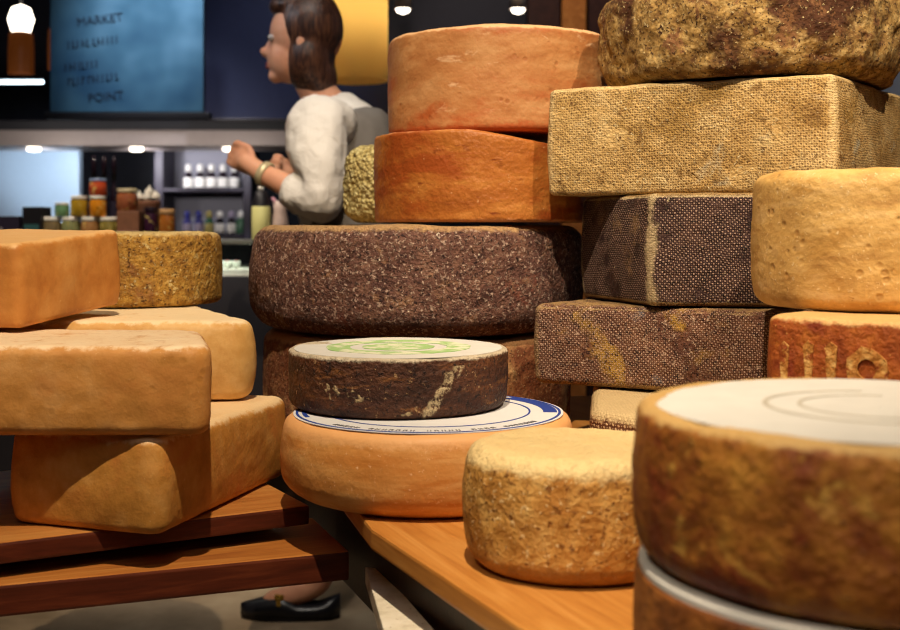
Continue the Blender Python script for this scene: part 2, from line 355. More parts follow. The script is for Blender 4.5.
# centre tower
gx, gy = -.06, 2.26
o = wheel('round_cheese', gx, gy, -.3655, .285, .1795, M_G0, fil=.02, bulge=.004, seed=6, amp=.003)
tag(o, 'shaded russet wheel on the table under the big dark speckled wheel', CH)
o = wheel('round_cheese', gx, gy, -.182, .303, .186, M_G, fil=.026, filb=.04, bulge=.010, seed=7, amp=.005, freq=9, amp2=.0015, wob=.02)
tag(o, 'very large dark brown wheel speckled with pale mould, base of the two orange wheels', CH)
def sag(p):
    q = p.copy()
    if p.x > -.03: q.z -= max(0, p.z)/.16*min(p.x+.03, .16)*.17
    return q
o = wheel('round_cheese', .06, 2.2, .010, .198, .156, M_W2, fil=.007, bulge=.001, seed=8, warp=sag, wob=.006, amp=.0015)
tag(o, 'burnt orange wheel lying on the dark speckled wheel, under a paler orange one', CH)
o = wheel('round_cheese', .096, 2.285, .169, .212, .184, M_W1, fil=.011, bulge=.002, seed=9, wob=.008)
tag(o, 'blush orange wheel topping the centre tower', CH)
o = wheel('round_cheese', -.112, 2.455, .010, .099, .155, M_Y, fil=.03, bulge=.006, seed=10, amp=.006, amp2=.003)
tag(o, 'crumbly cream cheese peeking out left behind the burnt orange wheel', CH)
# front centre
K = wheel('round_cheese', -.030, 1.68, -.3655, .195, .109, M_K, fil=.012, filb=.03, bulge=.010, seed=11, amp=.0015)
tag(K, 'orange wheel with white and blue paper label, under the small dark wheel', CH)
L = wheel('round_cheese', -.075, 1.741, -.2545, .156, .081, M_L, fil=.004, filb=.012, bulge=.002, taper=-.003, seed=12, amp=.002)
tag(L, 'small dark brown barky wheel with white and green top, on the labelled orange wheel', CH)
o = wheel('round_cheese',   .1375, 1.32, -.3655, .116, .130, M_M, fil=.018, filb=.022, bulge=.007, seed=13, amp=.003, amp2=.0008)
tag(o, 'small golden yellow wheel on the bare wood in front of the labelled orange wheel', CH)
# right foreground
N0 = wheel('round_cheese', .342, .945, -.3655, .193, .096, M_N0, fil=.004, bulge=.003, seed=14)
tag(N0, 'reddish brown wheel with white rim at bottom right corner, under the big brown wheel', CH)
N = wheel('round_cheese', .339, .945, -.2615, .187, .121, M_N, sink=.003, fil=.011, filb=.02, bulge=.005, seed=15, amp=.003)
tag(N, 'big golden brown wheel with white top in the right foreground', CH)
# right pile
o = block('cheese_block', [(.195, 1.67), (.47, 1.33), (.88, 1.55), (.60, 2.15), (.26, 2.15)], -.3655, .1125, M_R, cr=.03, fil=.014, bulge=.002, seed=16)
tag(o, 'cream edged netted cheese, its corner showing low behind the golden yellow wheel', CH)
o = block('cheese_block', [(.132, 1.932), (.485, 1.745), (.62, 1.98), (.31, 2.17)], -.2495, .1280, M_P, cr=.014, fil=.012, bulge=.004, seed=17)
tag(o, 'brown cloth netted block in the right pile, directly under the black netted block', CH)
Q = block('cheese_block', [(.373, 1.425), (.62, 1.21), (.90, 1.52), (.65, 1.735)], -.2495, .1460, M_Q, cr=.02, fil=.008, bulge=.003, seed=18)
tag(Q, 'rust red cheese block with pale branded marks, under the pale yellow wheel', CH)
o = block('cheese_block', [(.305, 1.826), (.52, 1.795), (.54, 2.2), (.228, 2.075)], -.119, .1715, M_S, cr=.013, fil=.010, bulge=.005, seed=19)
tag(o, 'blackish netted block with pale worn corner, under the straw netted slab', CH)
o = wheel('round_cheese', .578, 1.588, -.1025, .170, .175, M_T, fil=.02, bulge=.006, seed=20, amp=.003)
tag(o, 'pale yellow smooth wheel at the right photo edge, on the rust red block', CH)
o = block('cheese_block', [(.158, 1.98), (.567, 1.77), (.80, 2.10), (.40, 2.30)], .0535, .1755, M_U, cr=.014, fil=.009, bulge=.003, seed=21)
tag(o, 'large straw coloured netted rectangular slab carrying the mouldy round wheel', CH)
o = wheel('round_cheese', .51, 2.045, .2335, .238, .175, M_V, fil=.05, filb=.02, bulge=.012, seed=22, amp=.012, freq=10, amp2=.005, wob=.02)
tag(o, 'rough mouldy crusted round wheel at the very top right', CH)

# paper labels and printed tops
m_paper = plain('label_paper', '#dedfe2', .6, var=.06); m_blue = plain('label_blue', '#2444a0', .5); m_ink = plain('label_ink', '#3a3440', .6)
m_white = plain('white_wax', '#e2e2de', .55, var=.1); m_green = plain('green_print', '#a4c888', .6, var=.2); m_green = NT('green_print'); v = m_green.coord(); m_green = m_green.fin(m_green.mix(m_green.ss(m_green.noise(v, 40, 5), .45, .62), lin('#9cc47e'), lin('#dfe2c8')), .6); m_grey = plain('grey_print', '#c2bcae', .6)
def disc(name, r, z, mat, parent, wob=.004, th=.0008):
    bm = bmesh.new(); ring(bm, .001, r, z, wob=wob, th=th); return fromb(name, bm, mat, parent, None, False)
p = disc('paper_label', .188, .1092, m_paper, K); p['label'] = 'round white paper label with blue rings'
bm = bmesh.new(); ring(bm, .181, .1845, .1102); ring(bm, .140, .1425, .1102); ring(bm, .160, .179, .1102, -.10, .8); ring(bm, .170, .176, .1102, 2.3, 3.5); fromb('blue_ring', bm, m_blue, p, None, False)
bm = bmesh.new(); random.seed(3)
a = 3.95
while a < 5.75:            # the unreadable lettering that runs round the label: short strokes in word-like runs
    for k in range(random.randint(4, 7)):
        cs = Matrix.Rotation(a+PI/2, 4, 'Z')
        for s_ in ((-.003, -.004, .0012, .008), (.0008, -.004, .0012, .008), (-.003, .0025, .005, .0014))[:random.randint(2, 3)]:
            b2 = bmesh.new(); box(b2, (s_[0], s_[1], 0), (s_[0]+s_[2], s_[1]+s_[3], .0004)); b2.transform(Matrix.Translation((.1700*math.cos(a), .1700*math.sin(a), .1102)) @ cs)
            tm = bpy.data.meshes.new('t'); b2.to_mesh(tm); b2.free(); bm.from_mesh(tm)
        a += .054
    a += .07
fromb('lettering', bm, m_ink, p, None, False)
p = disc('white_top', .150, .0811, m_white, L, .01); p['label'] = 'white coated top'
bm = bmesh.new(); ring(bm, .07, .104, .0821, wob=.05); ring(bm, .001, .052, .0821, wob=.06); fromb('green_print', bm, m_green, p, None, False)
p = disc('white_top', .175, .1202, m_white, N, .006); p['label'] = 'white waxed top with faint print'
bm = bmesh.new(); ring(bm, .086, .090, .1211, 1.4, 4.9); ring(bm, .06, .063, .1211, 1.2, 5.2); fromb('faint_print', bm, m_grey, p, None, False)
p = disc('white_rim', .191, .0962, m_white, N0, .004, .0045); p['label'] = 'white waxed top edge'
# pale brand on the rust block, lying on its front face
fd = Vector((.62-.373, 1.21-1.425)).normalized(); fn = Vector((fd.y, -fd.x)); qc = Vector((.373, 1.425))
bm = bmesh.new()
def onface(s_, zz): 
    w = qc+fd*s_+fn*.0035; return Vector((w.x-Q.location.x, w.y-Q.location.y, zz))
def patchbar(pts, th=.002):
    a = [bm.verts.new(onface(*q)) for q in pts]; off = Vector((fn.x, fn.y, 0))*th; b = [bm.verts.new(v.co+off) for v in a]; n = len(a)
    bm.faces.new(a); bm.faces.new(b[::-1])
    for i in range(n): bm.faces.new((a[i], b[i], b[(i+1) % n], a[(i+1) % n]))
for s0, w, z1 in ((.022, .010, .105), (.052, .010, .108), (.078, .012, .108)):
    z1 += .008
    patchbar([(s0, .028), (s0+w*1.1, .03), (s0+w*.9, .07), (s0+w*1.15, z1-.001), (s0+w*.5, z1+.004), (s0-.001, z1-.003), (s0+.002, .07)])
for k in range(14):
    a0, a1 = 2*PI*k/14, 2*PI*(k+1)/14; r0 = .011
    r1a = .024+.004*noise.noise(Vector((k*.9, 0, 0))); r1b = .024+.004*noise.noise(Vector((((k+1) % 14)*.9, 0, 0)))
    if k in (10, 11): continue
    patchbar([(.126+r0*math.cos(a0), .092+r0*math.sin(a0)), (.126+r1a*math.cos(a0), .092+r1a*math.sin(a0)), (.126+r1b*math.cos(a1), .092+r1b*math.sin(a1)), (.126+r0*math.cos(a1), .092+r0*math.sin(a1))])
p = fromb('brand_mark', bm, rindmat('brand_pale', ('#94541f', '#b8803c', '#d8b470'), 70, [('#8c4418', 50, .55, .62)], bump=.6), Q, None, False); p['label'] = 'pale branded strokes and ring'

# ------------------------------------------------------------------ tables
m_top = woodmat('oiled_oak', ('#a8682c', '#c4853e', '#d49a54'), math.radians(-66)); m_left = woodmat('plank_wood', ('#8a5426', '#aa6e34', '#c08a4a'), math.radians(24))
m_leftd = woodmat('plank_wood_red', ('#844a22', '#a8692e', '#be8444'), math.radians(21)); m_dark = woodmat('dark_frame', ('#1e1210', '#2c1a14', '#3a241a'), 0)
m_ww = rindmat('whitewash', ('#b0a48c', '#dcd4c0', '#ece6d8'), 16, [('#c8b898', 12, .56, .66)], [('#8c7454', 90, .66, .74)], bump=.25, rough=.6)
m_edge = woodmat('plank_edge_dark', ('#38170c', '#552414', '#70361e'), math.radians(24))  # side faces of the left planks, darker red-brown than their tops
def slab(name, poly, z0, z1, mat, parent, bev=.004):
    bm = bmesh.new(); prism(bm, poly, z0, z1, bev); o = fromb(name, bm, mat, parent, None, False)
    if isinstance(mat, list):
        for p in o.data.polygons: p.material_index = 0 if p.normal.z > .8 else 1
    return o
RT = thing('display_table', 'oak topped display table at right carrying the centre and right cheeses', 'table', (.4, 1.6, 0))
def rel(T, poly): return [(x-T.location.x, y-T.location.y) for x, y in poly]
e = Vector((.406, -.914)); c0 = Vector((-.096, 1.46)); e1 = c0+e*1.35
slab('tabletop', rel(RT, [tuple(c0), tuple(e1), (1.35, .6), (1.35, 2.62), (-.42, 2.62), (-.42, 2.19), (-.27, 2.04), (-.175, 1.76)]), CZ-.392, CZ-.366, m_top, RT)
i0 = c0+Vector((.914, .406))*.035
slab('apron', rel(RT, [tuple(i0+e*.04), tuple(i0+e*1.25), (1.28, .66), (1.28, 2.55), (-.36, 2.55), (-.36, 2.22), (-.245, 2.03), (-.168, 1.768)]), CZ-.51, CZ-.3925, m_dark, RT)
r_ = slab('rail', rel(RT, [(-.112, 1.585), (-.0900, 1.575), (.055, 1.10), (-.035, 1.08)]), CZ-.470, CZ-.447, m_ww, RT, .002); r_['label'] = 'whitewashed board under the table edge'
for x, y in ((.02, 1.86), (1.2, .72), (1.2, 2.45), (.05, 2.42), (.55, .62)): boxo('leg', (x-.4-.035, y-1.6-.035, 0), (x-.4+.035, y-1.6+.035, CZ-.47), m_dark, RT)
LT = thing('display_table', 'low stepped plank table at left under the ochre cheese blocks', 'table', (-.7, 1.7, 0))
d = Vector((.356, .198)).normalized(); nb = Vector((-d.y, d.x)); a1 = Vector((-.195, 1.668)); a0 = a1-d*1.25
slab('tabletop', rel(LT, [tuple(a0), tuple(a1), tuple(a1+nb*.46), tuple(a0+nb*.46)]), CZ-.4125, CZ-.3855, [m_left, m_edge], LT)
d2 = Vector((.40, .150)).normalized(); n2 = Vector((-d2.y, d2.x)); b1 = Vector((-.134, 1.600)); b0 = b1-d2*1.3
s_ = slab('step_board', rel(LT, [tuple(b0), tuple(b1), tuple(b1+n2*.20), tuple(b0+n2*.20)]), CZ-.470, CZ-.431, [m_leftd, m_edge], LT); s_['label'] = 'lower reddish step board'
bm = bmesh.new()
for p0, p1 in ((Vector((-1.25, 1.62)), Vector((-.26, 1.93))), (Vector((-.9, 1.35)), Vector((-1.15, 1.9)))):
    dd = (p1-p0).normalized()*.0; w = Vector((-(p1-p0).y, (p1-p0).x)).normalized()*.03
    prism(bm, rel(LT, [tuple(p0-w), tuple(p1-w), tuple(p1+w), tuple(p0+w)]), CZ-.53, CZ-.4705)
prism(bm, rel(LT, [(-1.2, 1.66), (-.33, 1.94), (-.37, 2.04), (-1.24, 1.76)]), CZ-.472, CZ-.413)
fromb('frame', bm, m_dark, LT, None, False)
for x, y in ((-.92, 1.42), (-1.17, 1.86), (-1.2, 1.66)): boxo('leg', (x+.7-.03, y-1.7-.03, 0), (x+.7+.03, y-1.7+.03, CZ-.47), m_dark, LT)

# ------------------------------------------------------------------ the room
def concrete(name, c0_, c1_, c2_):
    t = NT(name); v = t.coord(); n = t.noise(v, 3, 9, .65); col = t.ramp(n, (.35, c0_), (.5, c1_), (.66, c2_)); t.bump(t.noise(v, 60, 5), .15, .003); return t.fin(col, .55)
m_navy = concrete('navy_wall', '#12141f', '#1a1d2c', '#242838'); m_pale = concrete('pale_wall', '#a8abb4', '#b8bbc4', '#c6c9d0'); m_floor = concrete('polished_concrete', '#70604a', '#887660', '#9c8c74')
m_ceil = concrete('dark_ceiling', '#1a1a20', '#22222a', '#2a2a33')
XL, XR, YF, YB, ZT = -3.4, 1.7, -1.6, 7.2, 3.3
for nm, lo, hi, m in (('floor', (XL-.1, YF-.1, -.1), (XR+.1, YB+.1, 0), m_floor), ('ceiling', (XL-.1, YF-.1, ZT), (XR+.1, YB+.1, ZT+.1), m_ceil),
        ('wall_back', (XL, YB, 0), (XR, YB+.1, ZT), m_navy), ('wall_left', (XL-.1, YF, 0), (XL, YB, ZT), m_navy), ('wall_right', (XR, YF, 0), (XR+.1, YB, ZT), m_pale), ('wall_front', (XL, YF-.1, 0), (XR, YF, ZT), m_navy)):
    struct(boxo(nm, lo, hi, m, bev=0))
m_post = woodmat('orange_post', ('#a0602c', '#c07a3c', '#d49450'), PI/2); m_pd = woodmat('dark_post', ('#2c1618', '#3c2020', '#4a2a26'), PI/2)
struct(boxo('trim_1', ((562-450)/F*5.2, 5.2, 0), ((586-450)/F*5.2, 5.3, ZT), m_post))
struct(boxo('trim_2', ((588-450)/F*5.2+.004, 5.2, 0), ((640-450)/F*5.2, 5.3, ZT), m_pd))
struct(boxo('trim_3', ((528-450)/F*5.2, 5.2, 0), ((561-450)/F*5.2-.004, 5.3, ZT), m_pd))

# back bar: soffit, cool display wall, bottle shelves
m_steel = plain('soffit_metal', '#a89a94', .4, .3, .1); m_blk = plain('black_trim', '#17141a', .5); m_purp = plain('aubergine', '#2a2234', .5)
m_em = plain('lamp_glow', '#ffffff', .5, emit='#fff2dc', es=5); m_tube = plain('tube_glow', '#ffffff', .5, emit='#d8f0ff', es=6)
YH = 5.6
so = thing('light_canopy', 'grey metal canopy with downlights over the back bar', 'canopy', (at(125, 135, YH).x, YH, 0))
def pbox(name, x0, y0, x1, y1, Y, dep, mat, parent, bev=.004):
    a, b = at(x0, y1, Y), at(x1, y0, Y); L0 = parent.location if parent else Vector((0, 0, 0))
    return boxo(name, (a.x-L0.x, Y-L0.y, a.z-L0.z), (b.x-L0.x, Y+dep-L0.y, b.z-L0.z), mat, parent, bev)
pbox('housing', -40, 130, 290, 146, YH, .36, m_steel, so); pbox('top_trim', -40, 120, 290, 129.8, YH-.02, .38, m_blk, so)
for k, x in enumerate((25, 130, 225)):
    a = at(x, 146, YH); latheo('downlight', [(0, .004), (.03, .004), (.032, -.010), (.024, -.016), (0, -.016)], m_em, so, (a.x-so.location.x, .12, a.z), 20)
o = boxo('backdrop_board', (at(-40, 0, 6.2).x, 6.2, 0), (at(79, 0, 6.2).x, 6.26, CZ+(228-146)/F*6.2), plain('pale_blue_panel', '#b8cfe6', .5, var=.05)); tag(o, 'pale blue lit wall panel at left under the metal canopy', 'board')
sh = thing('shelf_unit', 'dark shelf unit with grey back holding two rows of bottles', 'shelf', (at(204, 0, 6).x, 6.0, 0))
m_back = plain('lilac_back', '#8c8a98', .5, var=.06)
pbox('back_panel', 160, 146, 249, 300, 6.26, .02, m_back, sh)
for x0, x1 in ((154, 163), (243, 251)): pbox('side_panel', x0, 143, x1, 420, 6.0, .25, m_purp, sh)
for y in (188.3, 234, 285): pbox('shelf', 163.2, y, 242.8, y+3.5, 6.0, .25, m_purp, sh)
m_bot = plain('dark_bottle', '#221420', .25); m_wl = plain('white_bottle_label', '#f0ece6', .5, var=.05); m_bb = plain('blue_bottle', '#3a3c8c', .25); m_gb = plain('green_bottle', '#3c6a4c', .25); m_yb = plain('straw_bottle', '#b8a860', .3); m_lil = plain('lilac_label', '#a89cb4', .5)
def bottle(x, yb, hp, wp, Y, mats, label, group, name='bottle', dy=.1):
    b = at(x, yb, Y); r = S(wp, Y)/2; h = S(hp, Y)
    t = thing(name, label, 'bottle', (b.x, Y+dy, b.z), group)
    latheo('body', [(0, 0), (r*.95, 0), (r, .004), (r, h*.5), (r*.9, h*.56), (r*.45, h*.66), (r*.36, h*.72), (r*.36, h*.8), (0, h*.8)], mats[0], t, seg=20)
    latheo('label', [(r*1.02, h*.06), (r*1.04, h*.07), (r*1.04, h*.44), (r*1.02, h*.45)], mats[1], t, seg=20)
    latheo('cap', [(0, h*.70), (r*.62, h*.70), (r*.66, h*.9), (r*.4, h), (0, h)], mats[2], t, seg=16); return t
for i, x in enumerate((184, 196, 207.5, 219, 230.5)):
    w = ('leftmost bottle of the white labelled row on upper shelf', 'second white labelled bottle from left on upper shelf', 'middle white labelled bottle on upper shelf', 'fourth white labelled bottle from left on upper shelf', 'rightmost white labelled bottle on upper shelf, beside the hand')[i]
    bottle(x, 188.2, 25, 9.6, 6.0, (m_bot, m_wl, m_wl), w, 'white labelled bottles on the upper shelf')
for x, ms, w in ((183, (m_bb, m_lil, m_bb), 'blue bottle at left end of lower shelf'), (194.5, (m_bb, m_lil, m_bb), 'second blue bottle from left on lower shelf'), (205, (m_gb, m_yb, m_yb), 'small straw labelled bottle between blue and dark ones on lower shelf'),
        (216, (m_bot, m_wl, m_wl), 'dark bottle with white label right of straw labelled one, lower shelf'), (228, (m_bot, m_wl, m_lil), 'dark bottle with white label and lilac cap on lower shelf'), (237.3, (m_gb, m_gb, m_wl), 'green bottle at right end of lower shelf')):
    bottle(x, 233.8, 23, 9.5, 6.0, ms, w, 'bottles on the lower shelf')

# hanging blue board with lettering
YS = 4.7
sg = thing('hanging_sign', 'large blue hanging board with dark lettering above the back bar', 'sign', (at(150, 0, YS).x, YS, CZ+(228-118)/F*YS))
m_sign = NT('blue_board'); v = m_sign.coord(); m_sign.bump(m_sign.noise(v, 3, 2), .04, .02); m_sign = m_sign.fin(m_sign.ramp(m_sign.noise(v, 2.2, 3), (.35, '#2a4a66'), (.5, '#44687f'), (.65, '#6488a0')), .3, .5)
pbox('board', 50, -80, 203, 112, YS, .03, m_sign, sg); pbox('bottom_rail', 44, 112.3, 210, 119, YS-.01, .05, m_blk, sg)
m_st = plain('sign_ink', '#182a40', .6)
def put_text(txt, px, py, hp, slant=0):
    me = textmesh(txt, S(hp, YS)*1.35); o = link('lettering', me, m_st, sg, None, False); a = at(px, py, YS)
    o.location = (a.x-sg.location.x, -.003, a.z-sg.location.z); o.rotation_euler = (PI/2, slant, 0)
put_text('MARKET', 100, 20, 9, -.12); put_text('POINT', 106, 97, 9, -.10)
for y0, runs in ((42, ((68, 90), (93, 118))), (64, ((65, 79), (82, 100))), (79, ((68, 84), (88, 118)))):   # lines too blurred to read: word-long rows of strokes
    bm = bmesh.new()
    for xa, xb in runs:
        x = xa
        while x < xb:
            yy = y0-(x-92)*.12; a = at(x, yy+4, YS); b = at(x+1.3, yy-3.5, YS); box(bm, (a.x-sg.location.x, -.003, a.z-sg.location.z), (b.x-sg.location.x, 0, b.z-sg.location.z))
            if random.random() < .6:
                z_ = random.choice((-3.5, 0, 2.8)); a = at(x, yy+z_+1.2, YS); b = at(x+3.4, yy+z_, YS); box(bm, (a.x-sg.location.x, -.003, a.z-sg.location.z), (b.x-sg.location.x, 0, b.z-sg.location.z))
            x += 4.6
    fromb('lettering', bm, m_st, sg, None, False)
bm = bmesh.new()
for x in (60, 195): a = at(x, 0, YS); box(bm, (a.x-sg.location.x-.006, .005, (228+80)/F*YS-(228-118)/F*YS), (a.x-sg.location.x+.006, .017, ZT-sg.location.z))
fromb('hanger', bm, m_blk, sg, None, False)
# dark bulkhead right of the board and the light tube at left
o = boxo('dark_bulkhead', (at(205, 0, 5.4).x, 5.4, CZ+(228-119)/F*5.4), (at(530, 0, 5.4).x, 5.5, ZT-.01), plain('bulkhead_navy', '#26283c', .3, var=.2)); o.name = 'wall_middle'; struct(o)
tl = thing('tube_light', 'thin cool white light tube at left below the round lamp', 'lamp', at(10, 82, 5.0))
a = at(10, 82, 5.0); x0, x1 = at(-30, 82, 5).x-a.x, at(43, 82, 5).x-a.x
bm = bmesh.new(); lathe(bm, [(0, x0), (.007, x0), (.007, x1), (0, x1)], 12); bm.transform(Matrix.Rotation(PI/2, 4, 'Y')); fromb('tube', bm, m_tube, tl)
boxo('housing', (x0, -.012, .0095), (x1, .012, .03), m_blk, tl); boxo('hanger', (-.1, -.004, .03), (-.092, .004, ZT-a.z), m_blk, tl, 0)
# pendants
m_cop = plain('amber_brown_glass', '#7a4420', .3, emit='#6a3410', es=.25); m_amb = NT('amber_shade'); tr = m_amb.n('BsdfTranslucent'); tr.inputs[0].default_value = lin('#f6cc70'); mx = m_amb.n('MixShader'); mx.inputs[0].default_value = .6
m_amb.l(m_amb.b.outputs[0], mx.inputs[1]); m_amb.l(tr.outputs[0], mx.inputs[2]); m_amb.l(mx.outputs[0], m_amb.out.inputs[0]); m_amb = m_amb.fin(lin('#ecb858'), .6)
def pendant(px, y0, y1, wp, Y, name, label, mats, glow):
    b = at(px, y1, Y); r = S(wp, Y)/2; h = S(y1-y0, Y); t = thing(name, label, 'lamp', b)
    latheo('lamp_shade', [(r, 0), (r*1.0, h*.6), (r*.92, h), (r*.3, h+.02), (0, h+.02)], mats, t, seg=40)
    latheo('bulb', [(0, h*.3), (r*.3, h*.36), (r*.4, h*.5), (r*.3, h*.62), (0, h*.68)] if not glow else [(0, h*1.02), (r*.7, h*1.05), (r*1.0, h*1.05+r), (r*.7, h*1.05+r*1.9), (0, h*1.05+r*2.2)], m_em, t, seg=24)
    top = h+.02 if not glow else h*1.05+r*2.2
    latheo('cord', [(0, top), (.004, top), (.004, ZT-b.z), (0, ZT-b.z)], m_blk, t, seg=8)
pendant(21, 34, 74, 25, 5.3, 'pendant_lamp', 'pendant lamp with glowing white globe over brown glass, far left', m_cop, 1)
pendant(54, 30, 70, 12, 6.0, 'pendant_lamp', 'slim dim brown pendant lamp right of the white globe lamp', m_cop, 0)
a = at(353, 5, 3.75); l = bpy.data.lights.new('bulb_light', 'POINT'); l.energy = 20; l.color = (1, .78, .45); l.shadow_soft_size = .03; o = bpy.data.objects.new('bulb_light', l); C.objects.link(o); o.location = a
pendant(353, -60, 81, 70, 3.75, 'pendant_lamp', 'large amber glowing shade behind the head of the person', m_amb, 0)
for x, w in ((403, 'small white spot lamp beside the amber shade, above the orange wheel'), (518, 'small white spot lamp left of the wooden post')):
    a = at(x, 7, 5.0); t = thing('spot_lamp', w, 'lamp', a)
    latheo('bulb', [(0, -.03), (.025, -.02), (.03, .0), (.02, .02), (0, .02)], m_em, t, seg=16); latheo('lamp_shade', [(.034, -.01), (.036, -.01), (.03, .06), (.01, .08), (0, .08)], m_steel, t, seg=20); latheo('cord', [(0, .08), (.004, .08), (.004, ZT-a.z), (0, ZT-a.z)], m_blk, t, seg=8)

# display case in the middle distance with jars on top
YC = 3.7; ZC = CZ-.038*1.0
dc = thing('display_case', 'glass fronted display case with dark base behind the left pile', 'display case', (-1.1, YC+.3, 0))
m_glass = NT('case_glass'); m_glass.b.inputs['Transmission Weight'].default_value = 1; m_glass.b.inputs['IOR'].default_value = 1.1; m_glass = m_glass.fin(lin('#d4e4dc'), .05)
hx0, hx1 = -.9, .60
boxo('base', (hx0, -.28, 0), (hx1, .3, CZ-.150), m_blk, dc); m_wh = plain('white_enamel', '#ece8dc', .4, var=.05)
boxo('deck', (hx0+.01, -.27, CZ-.1495), (hx1-.01, .28, CZ-.128), m_wh, dc); boxo('front_pane', (hx0, -.29, CZ-.127), (hx1, -.284, ZC-.013), m_glass, dc, 0)
boxo('back_panel', (hx0, .285, CZ-.127), (hx1, .30, ZC-.013), m_purp, dc); boxo('counter_top', (hx0, -.30, ZC-.012), (hx1, .30, ZC), plain('grey_counter', '#6e7068', .3), dc)
l = bpy.data.lights.new('case_fill', 'AREA'); l.energy = .8; l.size = .3; l.color = (1, .95, .85); o = bpy.data.objects.new('case_fill', l); C.objects.link(o); o.location = (-.78, YC+.02, ZC-.02)  # added light without a fixture, brightens the dishes
m_red = plain('red_fill', '#b03a3a', .5); m_dish = plain('white_dish', '#f2f0ea', .4, var=.05)
for x, w in ((227, 'white dish at left on the display case deck'), (236, 'white dish with red filling on the display case deck')):
    Y = YC+.08; a = at(x, 0, Y); t = thing('dish', w, 'dish', (a.x, Y, CZ-.1275), 'dishes in the display case')
    latheo('bowl', [(0, 0), (.008, 0), (.014, .016), (.0155, .024), (.013, .024), (.011, .016), (0, .010)], m_dish, t, seg=20); latheo('filling', [(0, .0105), (.0110, .0165), (.010, .022), (0, .027)], m_red, t, seg=16)
m_lid = plain('white_lid', '#ece6d8', .4, var=.05); JC = {}
def jmat(c):
    if c not in JC: JC[c] = rindmat('preserve_'+c[1:], (c, c, c), 40, [('#e0c870', 60, .56, .66)], [('#3c2010', 90, .62, .7)], bump=.1, rough=.15)
    return JC[c]
def jar(px, zb, wp, hp, Y, c, label, lid=None, group=None):
    r = S(wp, Y)/2; h = S(hp, Y); x = at(px, 0, Y).x; t = thing('jar', label, 'jar', (x, Y, zb), group)
    latheo('glass_body', [(0, 0), (r*.9, 0), (r, r*.12), (r, h*.72), (r*.86, h*.82), (r*.86, h*.84), (0, h*.84)], jmat(c), t, seg=24)
    latheo('lid', [(0, h*.83), (r*.95, h*.83), (r*.97, h*.85), (r*.97, h*.99), (r*.9, h), (0, h)], lid or m_lid, t, seg=24); return zb+h
YJ = 3.85; g = 'jars of preserves stacked on the display case'
zt = 0
for x, c, w in ((52, '#7c6a4a', 'dull brown jar at left end of the bottom jar row'), (71, '#8a8c5c', 'green jar second in the bottom jar row'), (90, '#a87848', 'tan jar third in the bottom jar row'), (109, '#8c7c3c', 'olive jar at right end of the bottom jar row')):
    zt = jar(x, ZC, 18.4, 23, YJ, c, w, None, g)
for x, c, w in ((62, '#6c9468', 'small green jar on top of the left bottom jars'), (79, '#b08c28', 'golden green jar in the middle of the upper jar row'), (98, '#d8881e', 'orange jar at right of the upper jar row')):
    zu = jar(x, zt+.0005, 16.5 if x > 65 else 14, 21 if x > 65 else 14, YJ, c, w, None, g)
jar(98, zu+.0005, 17, 17, YJ, '#c8502c', 'red orange jar topping the jar stack', plain('blue_lid', '#8ca0c8', .4), g)
m_card = plain('brown_carton', '#a06a4c', .6, var=.3); m_pk = plain('pink_strip', '#d8b0a0', .6)
def packet(px, zb, wp, hp, Y, mat, label, name='carton'):
    w = S(wp, Y)/2; h = S(hp, Y); x = at(px, 0, Y).x; t = thing(name, label, 'box', (x, Y, zb)); boxo('body', (-w, -.04, 0), (w, .04, h), mat, t, .004); boxo('strip', (-w*.98, -.0415, h*.12), (w*.98, -.0402, h*.3), m_pk, t, 0); return zb+h
zp = packet(131, ZC, 22, 29, YJ, m_card, 'brown carton beside the jars, under the reddish pot')
jar(151, ZC, 13.5, 33, YJ, '#3c1c34', 'dark purple jar between the brown carton and the orange brown jar', m_bot); zj = jar(167, ZC, 16, 31, YJ, '#a86428', 'orange brown jar at right end of the counter goods', plain('tan_lid', '#c89c68', .5))
jar(127, zp+.0005, 20, 22, YJ, '#a05c3c', 'reddish brown pot on the brown carton', plain('cream_lid', '#d8c8a0', .5))
bm = bmesh.new()
t = thing('bowl', 'cream pot full of pale garlic bulbs behind the dark purple jar', 'bowl', (at(148, 0, 4.0).x, 4.0, ZC))
latheo('pot', [(0, 0), (.03, 0), (.042, .12), (.044, .128), (.038, .128), (0, .12)], m_card, t, seg=24)
for k, (x, y, z) in enumerate(((-.026, -.012, .142), (.004, -.026, .140), (.028, -.006, .143), (-.004, .016, .144), (.006, -.006, .158))):
    tag(latheo('garlic_bulb', [(0, -.014), (.013, -.011), (.017, -.002), (.012, .008), (.004, .014), (.002, .022), (0, .022)], m_lid, None, (t.location.x+x, 4.0+y, ZC+z), 14), 'pale garlic bulb heaped in the pot among the jars', 'garlic', 'garlic bulbs in the pot')
for x, w in ((94, 'dark bottle at left behind the topmost jar'), (104, 'dark bottle in the middle behind the topmost jar'), (114, 'dark bottle at right behind the topmost jar')):
    bottle(x, 237, 84, 8, 4.05, (m_bot, m_purp, m_bot), w, 'dark bottles behind the jars', dy=.0).location.z = ZC
t = thing('till', 'black till box at left of the jars', 'till', (at(37, 0, 3.85).x, 3.85, ZC)); boxo('body', (-.030, -.05, 0), (.030, .05, .105), m_blk, t); boxo('screen', (-.024, -.053, .03), (.024, -.0505, .05), plain('dim_screen', '#3c6464', .3), t, 0)
t = thing('till', 'low dark printer box with pale front at the left photo edge', 'printer', (at(10, 0, 3.85).x, 3.85, ZC)); boxo('body', (-.045, -.05, 0), (.047, .05, .075), m_purp, t); boxo('front_panel', (-.044, -.053, .008), (-.006, -.0505, .04), plain('pale_front', '#a89c9c', .5), t, 0)
t = thing('bottle', 'black bottle with pale yellow label under the forearm of the person', 'bottle', (at(261, 0, 3.6).x, 3.6, ZC))
